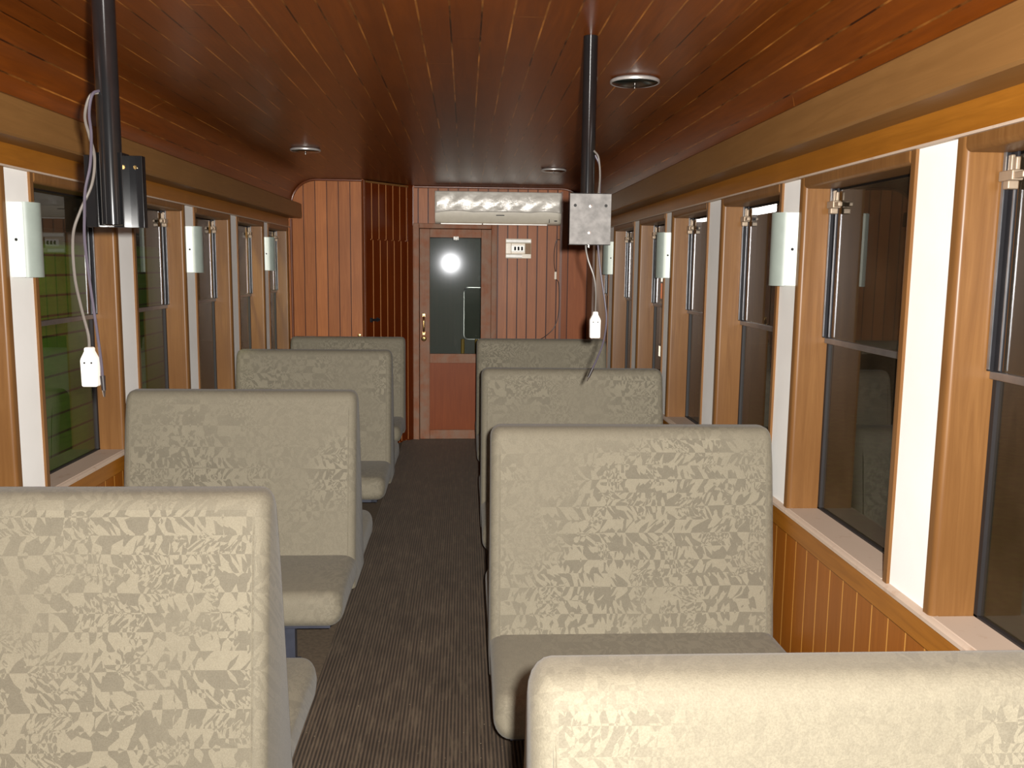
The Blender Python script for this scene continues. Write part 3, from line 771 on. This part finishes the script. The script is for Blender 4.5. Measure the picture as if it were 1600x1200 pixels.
bm = NB(); box(bm, (hw-.06, yf+.012, -.103), (hw-.035, yf+.03, -.095)); obj('sensor', bm, M['dark'], ac, smooth=False)
bm = NB(); box(bm, (hw-.105, yf+.004, -.115), (hw-.101, yf+.03, -.085)); obj('groove', bm, M['dark'], ac, smooth=False)

bx = thing('breaker_box', 'cream breaker box with open flap, right of the door', 'breaker box', (.463, YD, 1.698))
bm = NB(); box(bm, (-.112, -.035, .045), (.112, 0, .085)); box(bm, (-.112, -.035, -.085), (.112, 0, -.045)); box(bm, (-.112, -.035, -.046), (-.062, 0, .046)); box(bm, (.060, -.012, -.046), (.112, 0, .046)); box(bm, (-.062, -.016, -.046), (.06, 0, .046)); obj('case', bm, M['plate'], bx, bevel=.004)
bm = NB(); prism(bm, [(-.036, .050), (-.042, .055), (-.044, .065), (-.042, .075), (-.036, .080)], 'x', -.108, .108); prism(bm, [(-.036, -.080), (-.042, -.075), (-.044, -.065), (-.042, -.055), (-.036, -.050)], 'x', -.108, .03); obj('cover_strip', bm, M['socket'], bx)
bm = NB(); box(bm, (-.062, -.033, -.028), (.052, -.014, .028)); obj('breaker_row', bm, M['socket'], bx, bevel=.002)
for k in range(3):
    x = -.042+k*.030
    bm = NB(); prism(bm, [(-.032, -.017), (-.046, -.006), (-.040, .004), (-.032, .018)], 'x', x+.004, x+.020); obj('toggle', bm, M['blackpaint'] if k != 1 else M['alud'], bx, bevel=.001)
bm = NB(); box(bm, (.062, -.020, -.044), (.108, -.0125, .044)); obj('flap', bm, M['valance'], bx, bevel=.001)['label'] = 'brown open flap'

sw = thing('switch_cord', 'thin black cord with inline switch on the end wall below the unit', 'cord', (.80, YD, 1.5))
bm = NB(); tube(bm, [(.03, -.004, .28), (-.004, -.006, .27), (-.022, -.008, .18), (-.020, -.008, .06), (-.008, -.010, -.0)], .0035, 6); tube(bm, [(-.008, -.010, -.06), (.02, -.02, -.10), (.027, -.02, -.26), (.018, -.02, -.40), (-.02, -.012, -.50), (-.10, -.006, -.575), (-.16, -.004, -.60)], .0035, 6); obj('cable', bm, M['plug'], sw)
bm = NB(); box(bm, (-.018, -.018, -.065), (.002, -.002, .002)); obj('switch', bm, M['plate'], sw, bevel=.003)

hk = NB(); lathe(hk, [(0, -.03), (.012, -.028), (.014, -.022), (.006, -.016), (.005, 0)], (-.862, YP, .972), 'y', 14)
tag(obj('coat_knob', hk, M['brass']), 'small shiny knob low on the left partition', 'knob')

# ------------------------------------------------------------------ outside the windows
M['grass'] = plain('night_grass', (54, 74, 26), .9, var=.4, scale=8)
bm = NB(); box(bm, (-14, -6, -1.15), (14, 30, -1.05)); struct('ground', bm, M['grass'], 'dark grassy ground outside the coach', 'ground', smooth=False)
M['wagon'] = wood('green_wagon_boards', (56, 100, 28), (84, 132, 36), 'y', .5, board=('z', .16), groove=(26, 34, 14), gw=.018)
wg = thing('wagon', 'green boarded wagon standing outside the left windows', 'wagon', (-3.3, 5.5, -1.05))
bm = NB(); box(bm, (-1.2, -4, .9), (0, 5.5, 2.75)); obj('body', bm, M['wagon'], wg, smooth=False)
bm = NB(); box(bm, (-1.25, -4.05, 2.75), (.05, 5.55, 2.85)); box(bm, (-1.2, -4, .75), (.02, 5.5, .9)); obj('frame', bm, M['alud'], wg, bevel=.01)
for y in (-2.8, 4.2):
    for x in (-1.0, -.2):
        bm = NB(); lathe(bm, [(0, -.06), (.42, -.06), (.42, .0), (.46, .0), (.46, .04), (0, .04)], (x, y, .46), 'x', 28); obj('wheel', bm, M['alud'], wg)
yl = bpy.data.lights.new('wagon_fill', 'SPOT'); yl.energy = 280; yl.color = (.9, 1, .62); yl.shadow_soft_size = .08; yl.spot_size = 2.2; yl.spot_blend = .5  # added fill spot to brighten the wagon; stands for no actual lamp outside
wfill_o = bpy.data.objects.new('wagon_fill', yl); C.objects.link(wfill_o); wfill_o.location = (-1.8, 5.2, 2.6)
wfill_o.rotation_euler = (Vector((-3.3, 7.9, .6))-Vector((-1.8, 5.2, 2.6))).to_track_quat('-Z', 'Y').to_euler()
dc = thing('display_case', 'small lit display case far outside, seen below the middle right wall lamp', 'display case', (3.5, 16.2, -1.05))
bm = NB(); box(bm, (0, -1.0, 0), (.3, 1.0, 2.75)); obj('body', bm, M['alud'], dc, bevel=.01)
for k, (c_, y0_, y1_, z0_, z1_, e_) in enumerate((((235, 235, 240), -.9, .9, 2.35, 2.6, 3), ((230, 120, 60), -.9, .1, 2.05, 2.32, 1.2), ((90, 110, 220), .15, .9, 2.05, 2.32, 1.2), ((150, 128, 110), -.9, .9, 1.25, 2.0, .35), ((245, 240, 235), -.7, .6, 1.02, 1.2, 3))):
    bm = NB(); box(bm, (-.012, y0_, z0_), (0, y1_, z1_)); obj('lit_panel', bm, emit('lit_panel_%d' % k, c_, e_), dc, smooth=False)
M['tubelight'] = emit('lit_tube', (235, 240, 255), 14)
lt = thing('platform_light', '', 'platform light', (0, 0, 0), 'lit platform lights outside on the right')
bm = NB(); box(bm, (-.05, -.55, -.045), (.05, .55, .045)); obj('tube', bm, M['tubelight'], lt, bevel=.01)
bm = NB(); box(bm, (-.08, -.6, .045), (.08, .6, .08)); box(bm, (-.03, -.03, -3.25), (.03, .03, .05)); obj('post', bm, M['alud'], lt, smooth=False)
for i, (y, z, lab) in enumerate(((9.3, 2.15, 'lit white platform light outside the third right window'), (11.5, 2.18, 'lit white platform light outside the fourth right window'), (13.8, 2.25, 'lit white platform light behind the middle right wall lamp'))):
    o = lt if i == 0 else copy_tree(lt)
    o.location = (3.0, y, z); o['label'] = lab
